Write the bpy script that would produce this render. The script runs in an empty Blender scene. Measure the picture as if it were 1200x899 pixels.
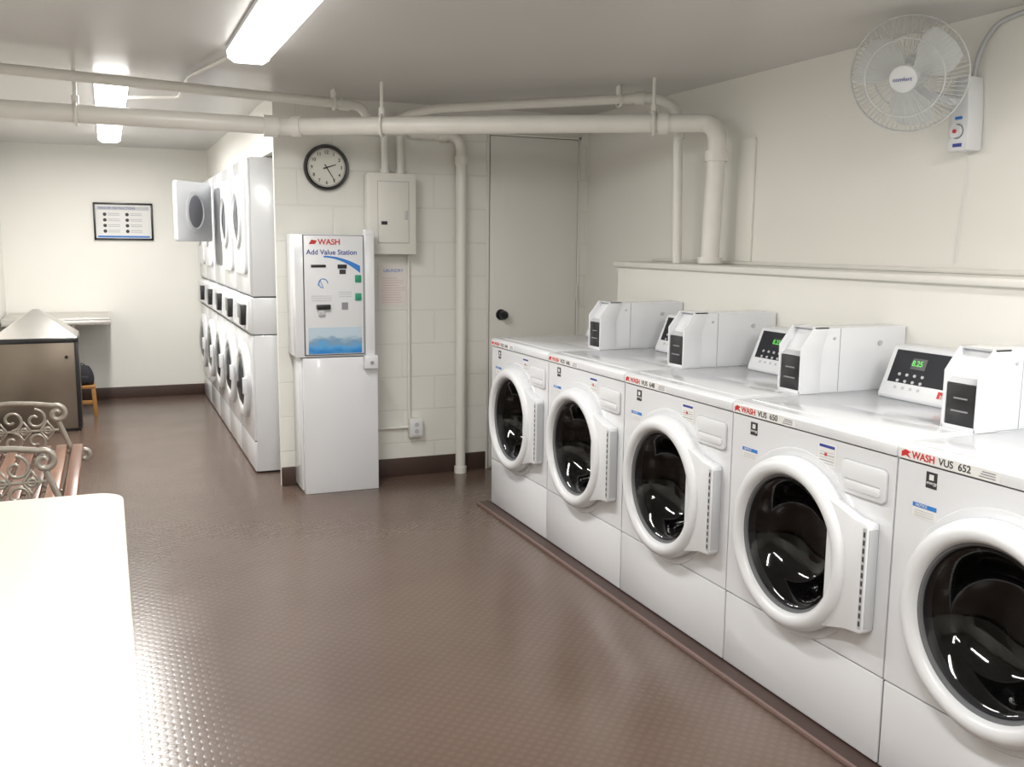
import bpy, bmesh, math, random
from mathutils import Vector, Matrix
random.seed(3)
scene = bpy.context.scene
COL = bpy.context.collection
try:
    scene.view_settings.view_transform = 'Standard'
except Exception:
    pass

# ------------------------------------------------------------------ room dimensions (metres)
X_L, X_R = -0.80, 2.8174
Y_B, Y_D, Y_F = -2.4, 5.4615, 9.10
Z_C = 2.1925
X_C = 0.874          # left end of the door wall
X_KW = 2.578         # knee wall face behind the washers
Z_KW = 1.309
Y_KW = 4.62

# ------------------------------------------------------------------ materials
def nodes_of(name):
    m = bpy.data.materials.new(name); m.use_nodes = True
    nt = m.node_tree
    return m, nt, nt.nodes['Principled BSDF']

def simple(name, col, rough=0.5, metal=0.0, spec=0.5, noise=0.0, nscale=8.0, bump=0.0, bscale=60.0, coat=0.0, emis=None, estr=0.0):
    m, nt, b = nodes_of(name)
    b.inputs['Base Color'].default_value = (*col, 1)
    b.inputs['Roughness'].default_value = rough
    b.inputs['Metallic'].default_value = metal
    b.inputs['Specular IOR Level'].default_value = spec
    b.inputs['Coat Weight'].default_value = coat
    b.inputs['Coat Roughness'].default_value = 0.08
    tc = nt.nodes.new('ShaderNodeTexCoord')
    if noise > 0:
        n = nt.nodes.new('ShaderNodeTexNoise'); n.inputs['Scale'].default_value = nscale; n.inputs['Detail'].default_value = 5
        r = nt.nodes.new('ShaderNodeMix'); r.data_type = 'RGBA'
        r.inputs['A'].default_value = (*[c*(1-noise) for c in col], 1)
        r.inputs['B'].default_value = (*[min(1, c*(1+noise)) for c in col], 1)
        nt.links.new(tc.outputs['Object'], n.inputs['Vector'])
        nt.links.new(n.outputs['Fac'], r.inputs['Factor'])
        nt.links.new(r.outputs['Result'], b.inputs['Base Color'])
    if bump > 0:
        n2 = nt.nodes.new('ShaderNodeTexNoise'); n2.inputs['Scale'].default_value = bscale; n2.inputs['Detail'].default_value = 3
        bp = nt.nodes.new('ShaderNodeBump'); bp.inputs['Strength'].default_value = bump; bp.inputs['Distance'].default_value = 0.004
        nt.links.new(tc.outputs['Object'], n2.inputs['Vector'])
        nt.links.new(n2.outputs['Fac'], bp.inputs['Height'])
        nt.links.new(bp.outputs['Normal'], b.inputs['Normal'])
    if emis:
        b.inputs['Emission Color'].default_value = (*emis, 1)
        b.inputs['Emission Strength'].default_value = estr
    return m

M = {}
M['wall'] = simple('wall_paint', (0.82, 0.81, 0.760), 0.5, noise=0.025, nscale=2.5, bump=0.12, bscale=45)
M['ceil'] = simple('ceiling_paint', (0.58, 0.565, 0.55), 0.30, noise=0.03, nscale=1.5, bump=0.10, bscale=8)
M['doorpaint'] = simple('door_paint', (0.74, 0.735, 0.70), 0.4, noise=0.02, nscale=3)
M['pipe'] = simple('pipe_paint', (0.78, 0.77, 0.72), 0.35, noise=0.05, nscale=9, bump=0.05, bscale=30)
M['enamel'] = simple('white_enamel', (0.74, 0.755, 0.785), 0.20, coat=0.3, noise=0.01, nscale=2)
M['plastic'] = simple('white_plastic', (0.73, 0.745, 0.77), 0.30)
M['greyplastic'] = simple('grey_plastic', (0.50, 0.51, 0.53), 0.4)
M['seam'] = simple('seam_dark', (0.06, 0.06, 0.065), 0.6)
M['greyseam'] = simple('seam_grey', (0.28, 0.28, 0.29), 0.6)
M['black'] = simple('black_plastic', (0.012, 0.012, 0.014), 0.3)
M['window'] = simple('dryer_window', (0.05, 0.055, 0.065), 0.12)
M['panel'] = simple('panel_dark', (0.014, 0.015, 0.020), 0.5, spec=0.25)
M['rubber'] = simple('rubber_gasket', (0.14, 0.145, 0.155), 0.5)
M['drum'] = simple('drum_steel', (0.20, 0.19, 0.19), 0.22, metal=0.9, bump=0.5, bscale=70)
M['steel'] = simple('brushed_steel', (0.62, 0.60, 0.57), 0.32, metal=0.85, noise=0.15, nscale=5)
M['darksteel'] = simple('dark_steel', (0.20, 0.165, 0.13), 0.34, metal=0.7, noise=0.2, nscale=4)
M['chrome'] = simple('chrome', (0.6, 0.6, 0.6), 0.15, metal=1)
M['base'] = simple('baseboard_rubber', (0.060, 0.034, 0.027), 0.45, noise=0.1)
M['curb'] = simple('curb_rubber', (0.060, 0.034, 0.028), 0.4, noise=0.1)
M['curbline'] = simple('curb_edge', (0.20, 0.13, 0.115), 0.4)
M['red'] = simple('red_ink', (0.55, 0.03, 0.03), 0.5)
M['ink'] = simple('black_ink', (0.03, 0.03, 0.035), 0.5)
M['greyink'] = simple('grey_ink', (0.25, 0.25, 0.28), 0.5)
M['pinkink'] = simple('faded_red_ink', (0.65, 0.40, 0.38), 0.5)
M['blue'] = simple('blue_ink', (0.03, 0.20, 0.60), 0.5)
M['navy'] = simple('navy_ink', (0.03, 0.05, 0.30), 0.5)
M['paper'] = simple('paper', (0.76, 0.76, 0.75), 0.6)
M['pinkpaper'] = simple('notice_paper', (0.78, 0.74, 0.71), 0.6)
M['green'] = simple('green_led', (0.05, 0.4, 0.08), 0.4, emis=(0.25, 1, 0.12), estr=0.35)
M['greenbtn'] = simple('green_button', (0.02, 0.30, 0.16), 0.4)
M['iron'] = simple('cast_iron_paint', (0.42, 0.39, 0.34), 0.35, metal=0.4, noise=0.3, nscale=40)
M['table'] = simple('table_laminate', (0.86, 0.83, 0.75), 0.3, noise=0.01)
M['yellow'] = simple('yellow_wood', (0.36, 0.17, 0.04), 0.5, noise=0.15)
M['bag'] = simple('bag_fabric', (0.015, 0.015, 0.02), 0.8)
M['cage'] = simple('cage_wire', (0.62, 0.64, 0.64), 0.35)
M['blade'] = simple('fan_blade', (0.64, 0.665, 0.665), 0.35)
M['diffuser'] = simple('light_diffuser', (0.9, 0.9, 0.88), 0.4, emis=(1.0, 0.985, 0.95), estr=6.0)
M['clockface'] = simple('clock_face', (0.70, 0.70, 0.64), 0.4)
M['box'] = simple('panel_box_paint', (0.74, 0.73, 0.68), 0.4, noise=0.03)

def glass_mat():
    m = bpy.data.materials.new('door_glass'); m.use_nodes = True
    nt = m.node_tree; nt.nodes.clear()
    out = nt.nodes.new('ShaderNodeOutputMaterial'); mix = nt.nodes.new('ShaderNodeMixShader')
    tr = nt.nodes.new('ShaderNodeBsdfTransparent'); tr.inputs[0].default_value = (0.44, 0.44, 0.46, 1)
    gl = nt.nodes.new('ShaderNodeBsdfGlossy'); gl.inputs['Roughness'].default_value = 0.04
    fr = nt.nodes.new('ShaderNodeFresnel'); fr.inputs[0].default_value = 1.5
    nt.links.new(fr.outputs[0], mix.inputs[0]); nt.links.new(tr.outputs[0], mix.inputs[1]); nt.links.new(gl.outputs[0], mix.inputs[2])
    nt.links.new(mix.outputs[0], out.inputs[0])
    return m
M['glass'] = glass_mat()

def floor_mat():
    m, nt, b = nodes_of('studded_rubber_floor')
    L = nt.links.new; N = nt.nodes.new
    tc = N('ShaderNodeTexCoord')
    n = N('ShaderNodeTexNoise'); n.inputs['Scale'].default_value = 1.3; n.inputs['Detail'].default_value = 6
    cr = N('ShaderNodeValToRGB')
    cr.color_ramp.elements[0].position = 0.3; cr.color_ramp.elements[0].color = (0.114, 0.077, 0.060, 1)
    cr.color_ramp.elements[1].position = 0.7; cr.color_ramp.elements[1].color = (0.138, 0.096, 0.076, 1)
    L(tc.outputs['Object'], n.inputs['Vector']); L(n.outputs['Fac'], cr.inputs['Fac'])
    sc = N('ShaderNodeVectorMath'); sc.operation = 'SCALE'; sc.inputs['Scale'].default_value = 33.0
    rt = N('ShaderNodeMapping'); rt.inputs['Rotation'].default_value = (0, 0, math.radians(45))
    L(tc.outputs['Object'], rt.inputs['Vector']); L(rt.outputs[0], sc.inputs[0])
    fr = N('ShaderNodeVectorMath'); fr.operation = 'FRACTION'; L(sc.outputs[0], fr.inputs[0])
    sb = N('ShaderNodeVectorMath'); sb.operation = 'SUBTRACT'; sb.inputs[1].default_value = (0.5, 0.5, 0); L(fr.outputs[0], sb.inputs[0])
    sx = N('ShaderNodeSeparateXYZ'); L(sb.outputs[0], sx.inputs[0])
    cb = N('ShaderNodeCombineXYZ'); L(sx.outputs[0], cb.inputs[0]); L(sx.outputs[1], cb.inputs[1])
    ln = N('ShaderNodeVectorMath'); ln.operation = 'LENGTH'; L(cb.outputs[0], ln.inputs[0])
    mr = N('ShaderNodeMapRange'); mr.interpolation_type = 'SMOOTHSTEP'
    mr.inputs['From Min'].default_value = 0.42; mr.inputs['From Max'].default_value = 0.26
    mr.inputs['To Min'].default_value = 0; mr.inputs['To Max'].default_value = 1
    L(ln.outputs['Value'], mr.inputs['Value'])
    bp = N('ShaderNodeBump'); bp.inputs['Strength'].default_value = 0.22; bp.inputs['Distance'].default_value = 0.001
    L(mr.outputs[0], bp.inputs['Height']); L(bp.outputs['Normal'], b.inputs['Normal'])
    n2 = N('ShaderNodeTexNoise'); n2.inputs['Scale'].default_value = 2.2; n2.inputs['Detail'].default_value = 5
    L(tc.outputs['Object'], n2.inputs['Vector'])
    mr2 = N('ShaderNodeMapRange'); mr2.inputs['From Min'].default_value = 0.3; mr2.inputs['From Max'].default_value = 0.7
    mr2.inputs['To Min'].default_value = 0.20; mr2.inputs['To Max'].default_value = 0.27
    L(n2.outputs['Fac'], mr2.inputs['Value']); L(mr2.outputs[0], b.inputs['Roughness'])
    mx = N('ShaderNodeMix'); mx.data_type = 'RGBA'; mx.blend_type = 'MULTIPLY'
    mx.inputs['Factor'].default_value = 1.0
    mr3 = N('ShaderNodeMapRange'); mr3.inputs['To Min'].default_value = 0.93; mr3.inputs['To Max'].default_value = 1.04
    L(mr.outputs[0], mr3.inputs['Value'])
    L(cr.outputs['Color'], mx.inputs['A']); L(mr3.outputs[0], mx.inputs['B'])
    L(mx.outputs['Result'], b.inputs['Base Color'])
    b.inputs['Specular IOR Level'].default_value = 0.6
    return m
M['floor'] = floor_mat()

def block_mat():
    m, nt, b = nodes_of('painted_block_wall')
    L = nt.links.new; N = nt.nodes.new
    tc = N('ShaderNodeTexCoord')
    sx = N('ShaderNodeSeparateXYZ'); cb = N('ShaderNodeCombineXYZ')
    L(tc.outputs['Object'], sx.inputs[0]); L(sx.outputs[0], cb.inputs[0]); L(sx.outputs[2], cb.inputs[1])
    br = N('ShaderNodeTexBrick'); br.inputs['Scale'].default_value = 1.0
    br.inputs['Brick Width'].default_value = 0.4; br.inputs['Row Height'].default_value = 0.2
    br.inputs['Mortar Size'].default_value = 0.006; br.inputs['Mortar Smooth'].default_value = 0.6
    br.inputs['Color1'].default_value = (0.78, 0.775, 0.73, 1); br.inputs['Color2'].default_value = (0.77, 0.765, 0.72, 1)
    br.inputs['Mortar'].default_value = (0.73, 0.725, 0.68, 1)
    L(cb.outputs[0], br.inputs['Vector']); L(br.outputs['Color'], b.inputs['Base Color'])
    inv = N('ShaderNodeMath'); inv.operation = 'SUBTRACT'; inv.inputs[0].default_value = 1; L(br.outputs['Fac'], inv.inputs[1])
    bp = N('ShaderNodeBump'); bp.inputs['Strength'].default_value = 0.4; bp.inputs['Distance'].default_value = 0.003
    L(inv.outputs[0], bp.inputs['Height']); L(bp.outputs['Normal'], b.inputs['Normal'])
    b.inputs['Roughness'].default_value = 0.45
    return m
M['block'] = block_mat()

def water_mat():
    m, nt, b = nodes_of('water_picture')
    L = nt.links.new; N = nt.nodes.new
    tc = N('ShaderNodeTexCoord'); mp = N('ShaderNodeMapping'); mp.inputs['Scale'].default_value = (14, 14, 34)
    n = N('ShaderNodeTexNoise'); n.inputs['Scale'].default_value = 1.0; n.inputs['Detail'].default_value = 8
    L(tc.outputs['Object'], mp.inputs[0]); L(mp.outputs[0], n.inputs['Vector'])
    sx = N('ShaderNodeSeparateXYZ'); L(tc.outputs['Generated'], sx.inputs[0])
    ad = N('ShaderNodeMath'); ad.operation = 'MULTIPLY_ADD'; ad.inputs[1].default_value = 0.7; L(sx.outputs[2], ad.inputs[2]); L(n.outputs['Fac'], ad.inputs[0])
    cr = N('ShaderNodeValToRGB'); e = cr.color_ramp.elements
    e[0].position = 0.35; e[0].color = (0.02, 0.22, 0.60, 1)
    e[1].position = 1.0; e[1].color = (0.50, 0.62, 0.72, 1)
    x = e.new(0.6); x.color = (0.10, 0.38, 0.72, 1)
    x = e.new(0.8); x.color = (0.20, 0.34, 0.50, 1)
    L(ad.outputs[0], cr.inputs['Fac']); L(cr.outputs['Color'], b.inputs['Base Color'])
    b.inputs['Roughness'].default_value = 0.4
    return m
M['water'] = water_mat()

# ------------------------------------------------------------------ builders
def empty(name, loc=(0, 0, 0), rotz=0.0):
    e = bpy.data.objects.new(name, None); e.location = loc; e.rotation_euler = (0, 0, rotz)
    e.empty_display_size = 0.1
    COL.objects.link(e); return e

def finish(name, me, mat, parent=None, smooth=False):
    ob = bpy.data.objects.new(name, me); COL.objects.link(ob)
    if mat is not None: me.materials.append(mat)
    if smooth:
        for p in me.polygons: p.use_smooth = True
    if parent is not None: ob.parent = parent
    return ob

def bevel_bm(bm, w, seg=2):
    if w > 0:
        bmesh.ops.bevel(bm, geom=list(bm.edges), offset=w, segments=seg, affect='EDGES', profile=0.5, clamp_overlap=True)

def auto_smooth(me, ang=35):
    for p in me.polygons: p.use_smooth = True
    try: me.set_sharp_from_angle(angle=math.radians(ang))
    except Exception: pass

def box(name, lo, hi, mat, parent=None, bevel=0.0, seg=2):
    bm = bmesh.new(); bmesh.ops.create_cube(bm, size=1)
    c = [(a+b)/2 for a, b in zip(lo, hi)]; s = [abs(b-a) for a, b in zip(lo, hi)]
    for v in bm.verts:
        v.co = Vector((v.co.x*s[0]+c[0], v.co.y*s[1]+c[1], v.co.z*s[2]+c[2]))
    bevel_bm(bm, bevel, seg)
    me = bpy.data.meshes.new(name); bm.to_mesh(me); bm.free()
    if bevel > 0: auto_smooth(me)
    return finish(name, me, mat, parent)

def prism(name, poly, axis, a, b, mat, parent=None, bevel=0.0, seg=2):
    """poly: 2D points; axis 'y' -> poly in (x,z); axis 'z' -> (x,y); axis 'x' -> (y,z)"""
    def P(p, t):
        return {'y': (p[0], t, p[1]), 'z': (p[0], p[1], t), 'x': (t, p[0], p[1])}[axis]
    bm = bmesh.new()
    A = [bm.verts.new(P(p, a)) for p in poly]; B = [bm.verts.new(P(p, b)) for p in poly]
    bm.faces.new(A); bm.faces.new(list(reversed(B)))
    n = len(poly)
    for i in range(n):
        bm.faces.new((A[i], B[i], B[(i+1) % n], A[(i+1) % n]))
    bmesh.ops.recalc_face_normals(bm, faces=bm.faces)
    bevel_bm(bm, bevel, seg)
    me = bpy.data.meshes.new(name); bm.to_mesh(me); bm.free()
    if bevel > 0: auto_smooth(me)
    return finish(name, me, mat, parent)

def rrect(x0, y0, x1, y1, r, n=6):
    pts = []
    for cx, cy, a0 in ((x1-r, y1-r, 0), (x0+r, y1-r, 90), (x0+r, y0+r, 180), (x1-r, y0+r, 270)):
        for i in range(n+1):
            a = math.radians(a0+90*i/n); pts.append((cx+r*math.cos(a), cy+r*math.sin(a)))
    return pts

def frame_from(axis):
    w = Vector(axis).normalized()
    t = Vector((0, 0, 1)) if abs(w.z) < 0.9 else Vector((1, 0, 0))
    u = t.cross(w).normalized(); v = w.cross(u)
    return u, v, w

def lathe(name, prof, center, axis, mat, parent=None, seg=64, sy=1.0, smooth=True, closed=False):
    """prof: list of (radius, distance along axis)"""
    u, v, w = frame_from(axis); c = Vector(center)
    bm = bmesh.new(); rings = []
    for r, d in prof:
        if r < 1e-6: rings.append([bm.verts.new(c+w*d)])
        else: rings.append([bm.verts.new(c+w*d+u*(r*sy*math.cos(2*math.pi*i/seg))+v*(r*math.sin(2*math.pi*i/seg))) for i in range(seg)])
    prs = list(zip(rings[:-1], rings[1:]))
    if closed: prs.append((rings[-1], rings[0]))
    for A, B in prs:
        for i in range(seg):
            j = (i+1) % seg
            if len(A) == 1 and len(B) == 1: continue
            if len(A) == 1: bm.faces.new((A[0], B[i], B[j]))
            elif len(B) == 1: bm.faces.new((A[i], B[0], A[j]))
            else: bm.faces.new((A[i], B[i], B[j], A[j]))
    bmesh.ops.recalc_face_normals(bm, faces=bm.faces)
    me = bpy.data.meshes.new(name); bm.to_mesh(me); bm.free()
    if smooth: auto_smooth(me, 40)
    return finish(name, me, mat, parent)

def cyl(name, p0, p1, r, mat, parent=None, seg=32):
    p0 = Vector(p0); p1 = Vector(p1); L = (p1-p0).length
    return lathe(name, [(0, 0), (r, 0), (r, L), (0, L)], p0, p1-p0, mat, parent, seg)

def tubes(name, lines, r, mat, parent=None, res=3, cyclic=False):
    """one mesh from many polylines swept by a circle"""
    cu = bpy.data.curves.new(name+'_c', 'CURVE'); cu.dimensions = '3D'; cu.bevel_depth = r; cu.bevel_resolution = res
    cu.use_fill_caps = True
    for ln in lines:
        sp = cu.splines.new('POLY'); sp.points.add(len(ln)-1)
        for i, p in enumerate(ln): sp.points[i].co = (*p, 1)
        sp.use_cyclic_u = cyclic
    tmp = bpy.data.objects.new(name+'_t', cu); COL.objects.link(tmp)
    dg = bpy.context.evaluated_depsgraph_get()
    me = bpy.data.meshes.new_from_object(tmp.evaluated_get(dg)); me.name = name
    bpy.data.objects.remove(tmp, do_unlink=True); bpy.data.curves.remove(cu)
    me.materials.clear()
    return finish(name, me, mat, parent, smooth=True)

def rounded(pts, rad, n=8):
    """fillet the corners of a polyline"""
    P = [Vector(p) for p in pts]; out = [P[0]]
    for i in range(1, len(P)-1):
        a = (P[i-1]-P[i]); b = (P[i+1]-P[i])
        d = min(rad, a.length*0.49, b.length*0.49)
        s = P[i]+a.normalized()*d; e = P[i]+b.normalized()*d
        for k in range(n+1):
            t = k/n; out.append(s*(1-t)**2+P[i]*2*t*(1-t)+e*t*t)
    out.append(P[-1]); return out

ROT_NX = Matrix(((0, 0, -1), (-1, 0, 0), (0, 1, 0)))     # text on a face looking to -X
ROT_NY = Matrix(((1, 0, 0), (0, 0, -1), (0, 1, 0)))      # text on a face looking to -Y
def text(name, s, size, loc, rot, mat, parent=None, align='LEFT', bold=0.0):
    cu = bpy.data.curves.new(name+'_c', 'FONT'); cu.body = s; cu.size = size; cu.align_x = align; cu.align_y = 'CENTER'
    cu.offset = bold; cu.extrude = 0.0003
    tmp = bpy.data.objects.new(name+'_t', cu); COL.objects.link(tmp)
    dg = bpy.context.evaluated_depsgraph_get()
    me = bpy.data.meshes.new_from_object(tmp.evaluated_get(dg)); me.name = name
    bpy.data.objects.remove(tmp, do_unlink=True); bpy.data.curves.remove(cu)
    me.transform(Matrix.Translation(Vector(loc)) @ rot.to_4x4())
    me.materials.clear()
    return finish(name, me, mat, parent)

# ------------------------------------------------------------------ room shell
box('floor', (X_L-0.1, Y_B-0.1, -0.1), (X_R+0.1, Y_F+0.1, 0), M['floor'])
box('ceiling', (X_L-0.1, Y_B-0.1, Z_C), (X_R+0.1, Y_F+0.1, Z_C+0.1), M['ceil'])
box('wall_left', (X_L-0.1, Y_B-0.1, 0), (X_L, Y_F+0.1, Z_C), M['wall'])
box('wall_right', (X_R, Y_B-0.1, 0), (X_R+0.1, Y_D+0.4, Z_C), M['wall'])
box('wall_back', (X_L, Y_B-0.1, 0), (X_R, Y_B, Z_C), M['wall'])
box('wall_far', (X_L, Y_F, 0), (X_R, Y_F+0.1, Z_C), M['wall'])
box('wall_door_side', (X_C, Y_D, 0), (X_R, Y_D+0.035, Z_C), M['block'])
box('wall_alcove', (1.44, Y_D+0.035, 0), (1.54, Y_F, Z_C), M['wall'])
box('wall_soffit', (X_C, Y_D+0.035, 1.89), (1.44, Y_F, Z_C), M['wall'])
box('wall_knee', (X_KW, Y_B, 0), (X_R, Y_KW, Z_KW-0.028), M['wall'])
box('trim_ledge', (X_KW-0.025, Y_B, Z_KW-0.028), (X_R, Y_KW+0.015, Z_KW), M['pipe'], bevel=0.006)
box('trim_ledge_back', (X_R-0.02, Y_B, Z_KW), (X_R, Y_KW+0.015, Z_KW+0.018), M['pipe'], bevel=0.004)
box('trim_chase', (X_R-0.014, 3.76, Z_KW+0.018), (X_R, 3.88, 1.90), M['wall'], bevel=0.004)
box('baseboard_far', (X_L, Y_F-0.012, 0), (X_C, Y_F, 0.10), M['base'], bevel=0.003)
box('baseboard_left', (X_L, Y_B, 0), (X_L+0.012, Y_F-0.012, 0.10), M['base'], bevel=0.003)
box('baseboard_door_side', (X_C, Y_D-0.012, 0), (2.13, Y_D, 0.11), M['base'], bevel=0.003)
box('baseboard_door_corner', (2.765, Y_D-0.012, 0), (X_R, Y_D, 0.11), M['base'], bevel=0.003)
box('trim_washer_curb', (1.800, Y_B, 0), (X_KW, 4.70, 0.012), M['curb'])
box('trim_washer_curb_edge', (1.788, Y_B, 0), (1.80, 4.70, 0.015), M['curbline'], bevel=0.003)

# ------------------------------------------------------------------ door
d = empty('door_1', (2.1519, Y_D, 0))
DW = 0.588; DH = 2.037
box('slab', (0, -0.012, 0.012), (DW, -0.001, DH), M['doorpaint'], d, 0.002)
for nm, lo, hi in (('jamb_left', (-0.022, -0.008, 0), (-0.004, 0, DH+0.02)), ('jamb_right', (DW+0.004, -0.008, 0), (DW+0.022, 0, DH+0.02)), ('head', (-0.022, -0.008, DH+0.004), (DW+0.022, 0, DH+0.022))):
    box(nm, lo, hi, M['doorpaint'], d, 0.002)
box('gap_left', (-0.004, -0.003, 0), (0.0, -0.0005, DH+0.004), M['seam'], d)
box('gap_right', (DW, -0.003, 0), (DW+0.004, -0.0005, DH+0.004), M['seam'], d)
box('gap_top', (0, -0.003, DH), (DW, -0.0005, DH+0.004), M['seam'], d)
lathe('knob', [(0, 0.075), (0.018, 0.073), (0.028, 0.058), (0.028, 0.045), (0.014, 0.032), (0.012, 0.012), (0.032, 0.010), (0.034, 0.0), (0, 0)], (0.075, -0.011, 0.965), (0, -1, 0), M['black'], d, 32)
for z in (0.25, 1.05, 1.8):
    cyl('hinge', (DW+0.003, -0.014, z), (DW+0.003, -0.014, z+0.09), 0.006, M['doorpaint'], d, 12)

# ------------------------------------------------------------------ washing machines
def front_with_hole(name, y0, y1, z0, z1, cy, cz, r, x, mat, parent, seg=96):
    """flat panel at depth x with a round hole"""
    angs = [2*math.pi*i/seg for i in range(seg)]
    for (yy, zz) in ((y0, z0), (y0, z1), (y1, z0), (y1, z1)): angs.append(math.atan2(zz-cz, yy-cy) % (2*math.pi))
    angs = sorted(set(round(a, 6) for a in angs))
    bm = bmesh.new(); I = []; O = []; K = []
    for a in angs:
        c, s = math.cos(a), math.sin(a)
        ts = []
        if c > 1e-9: ts.append((y1-cy)/c)
        if c < -1e-9: ts.append((y0-cy)/c)
        if s > 1e-9: ts.append((z1-cz)/s)
        if s < -1e-9: ts.append((z0-cz)/s)
        t = min(ts)
        I.append(bm.verts.new((x, cy+r*c, cz+r*s))); O.append(bm.verts.new((x, cy+t*c, cz+t*s)))
        K.append(bm.verts.new((x+0.02, cy+t*c, cz+t*s)))
    n = len(angs)
    for i in range(n):
        j = (i+1) % n
        bm.faces.new((I[i], I[j], O[j], O[i])); bm.faces.new((O[i], O[j], K[j], K[i]))
    bmesh.ops.recalc_face_normals(bm, faces=bm.faces)
    me = bpy.data.meshes.new(name); bm.to_mesh(me); bm.free()
    return finish(name, me, mat, parent)

def washer(y_near, label):
    e = empty('washing_machine', (1.857, y_near, 0.012))
    y0, y1 = 0.003, 0.706
    ZT = 0.8956  # lid height above curb
    XB = 0.708
    E = M['enamel']; P = M['plastic']
    bm = bmesh.new()
    def quad(pts):
        bm.faces.new([bm.verts.new(p) for p in pts])
    xb = XB; zt = 0.853; zb = 0.0; xf = 0.006
    quad([(xf, y0, zb), (xb, y0, zb), (xb, y0, zt), (xf, y0, zt)])
    quad([(xf, y1, zb), (xb, y1, zb), (xb, y1, zt), (xf, y1, zt)])
    quad([(xb, y0, zb), (xb, y1, zb), (xb, y1, zt), (xb, y0, zt)])
    quad([(xf, y0, zb), (xf, y1, zb), (xb, y1, zb), (xb, y0, zb)])
    me = bpy.data.meshes.new('cabinet'); bm.to_mesh(me); bm.free(); finish('cabinet', me, E, e)
    cy, cz = 0.375, 0.515
    front_with_hole('front_panel', y0, y1, 0.250, zt, cy, cz, 0.235, 0.0, E, e)
    box('lower_panel', (0.0, y0, 0.004), (0.02, y1, 0.245), E, e, 0.004)
    box('panel_seam', (0.005, y0+0.002, 0.24), (0.02, y1-0.002, 0.254), M['greyseam'], e)
    prism('lid', [(-0.006, zt+0.002), (-0.006, 0.884), (0.004, ZT), (XB, ZT), (XB, zt+0.002)], 'y', y0-0.001, y1+0.001, E, e, 0.003)
    box('lid_inset', (0.045, y0+0.03, ZT-0.002), (0.24, y1-0.03, ZT+0.003), E, e, 0.0028)
    box('lid_seam', (0.0, y0+0.003, zt-0.002), (0.01, y1-0.003, zt+0.003), M['greyseam'], e)
    # shallow round embossing of the front panel round the door
    lathe('door_surround', [(0.285, -0.0005), (0.281, 0.004), (0.262, 0.004), (0.255, -0.0005)], (0, cy, cz), (-1, 0, 0), E, e, 96)
    # door assembly
    lathe('door_ring', [(0.258, -0.001), (0.260, 0.020), (0.256, 0.040), (0.246, 0.052), (0.230, 0.058), (0.216, 0.055), (0.207, 0.044), (0.204, 0.030), (0.204, -0.001)],
          (0, cy, cz), (-1, 0, 0), P, e, 96)
    lathe('door_gasket', [(0.205, 0.036), (0.199, 0.034), (0.193, 0.020), (0.193, 0.0), (0.236, -0.03)], (0, cy, cz), (-1, 0, 0), M['rubber'], e, 72)
    bowl = [(0.196, 0.026), (0.188, 0.030), (0.174, 0.020), (0.152, -0.02), (0.132, -0.055), (0.09, -0.080), (0.05, -0.088), (0.0, -0.090)]
    lathe('door_glass', bowl, (0, cy, cz), (-1, 0, 0), M['glass'], e, 72)
    # drum
    lathe('drum', [(0.236, -0.03), (0.235, -0.06), (0.245, -0.07), (0.245, -0.44), (0.22, -0.46), (0.05, -0.44), (0, -0.44)], (0, cy, cz), (-1, 0, 0), M['drum'], e, 72)
    for k in range(3):
        a = math.radians(35+120*k+int(label)*7)
        c, s = math.cos(a), math.sin(a)
        u = Vector((0, c, s)); t = Vector((0, -s, c)); o = Vector((0, cy, cz))
        bm = bmesh.new(); vs = []
        for xx in (0.09, 0.42):
            for rr, tt in ((0.244, -0.04), (0.175, -0.012), (0.175, 0.012), (0.244, 0.04)):
                vs.append(bm.verts.new(o+u*rr+t*tt+Vector((xx, 0, 0))))
        for i in range(3): bm.faces.new((vs[i], vs[i+1], vs[i+5], vs[i+4]))
        bm.faces.new(vs[:4]); bm.faces.new(vs[4:])
        bmesh.ops.recalc_face_normals(bm, faces=bm.faces); bevel_bm(bm, 0.006, 2)
        me = bpy.data.meshes.new('drum_fin'); bm.to_mesh(me); bm.free(); auto_smooth(me); finish('drum_fin', me, M['drum'], e)
    # hinge plate on the near side of the door
    prism('door_side_plate', [(0.20, 0.700), (0.10, 0.668), (0.052, 0.664), (0.046, 0.655), (0.046, 0.368), (0.052, 0.358), (0.11, 0.352), (0.20, 0.325)], 'x', -0.042, -0.001, P, e, 0.004)
    box('latch_strip', (-0.036, 0.0435, 0.375), (-0.006, 0.047, 0.648), M['greyplastic'], e)
    box('latch_face', (-0.0432, 0.049, 0.372), (-0.041, 0.061, 0.652), M['greyplastic'], e)
    for k in range(12):
        box('latch_hole', (-0.0440, 0.0515, 0.380+k*0.0225), (-0.0425, 0.0585, 0.394+k*0.0225), M['seam'], e)
    # detergent drawer
    prism('drawer_recess', rrect(0.026, 0.716, 0.200, 0.812, 0.016), 'x', -0.0012, 0.001, M['greyplastic'], e)
    prism('drawer_front', rrect(0.029, 0.719, 0.197, 0.809, 0.014), 'x', -0.009, 0.001, P, e, 0.003)
    prism('drawer_grip', rrect(0.045, 0.732, 0.181, 0.756, 0.010), 'x', -0.012, -0.0085, M['enamel'], e, 0.001)
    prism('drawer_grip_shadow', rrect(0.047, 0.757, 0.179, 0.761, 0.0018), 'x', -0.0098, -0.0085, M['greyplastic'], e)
    # stickers
    box('energy_label', (-0.001, 0.580, 0.797), (0.0005, 0.614, 0.838), M['ink'], e)
    text('energy_text', 'energy', 0.012, (-0.0014, 0.612, 0.811), ROT_NX, M['paper'], e)
    box('energy_star', (-0.0016, 0.590, 0.818), (-0.0008, 0.604, 0.832), M['paper'], e)
    box('notice_label', (-0.001, 0.575, 0.715), (0.0005, 0.650, 0.752), M['paper'], e)
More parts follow.
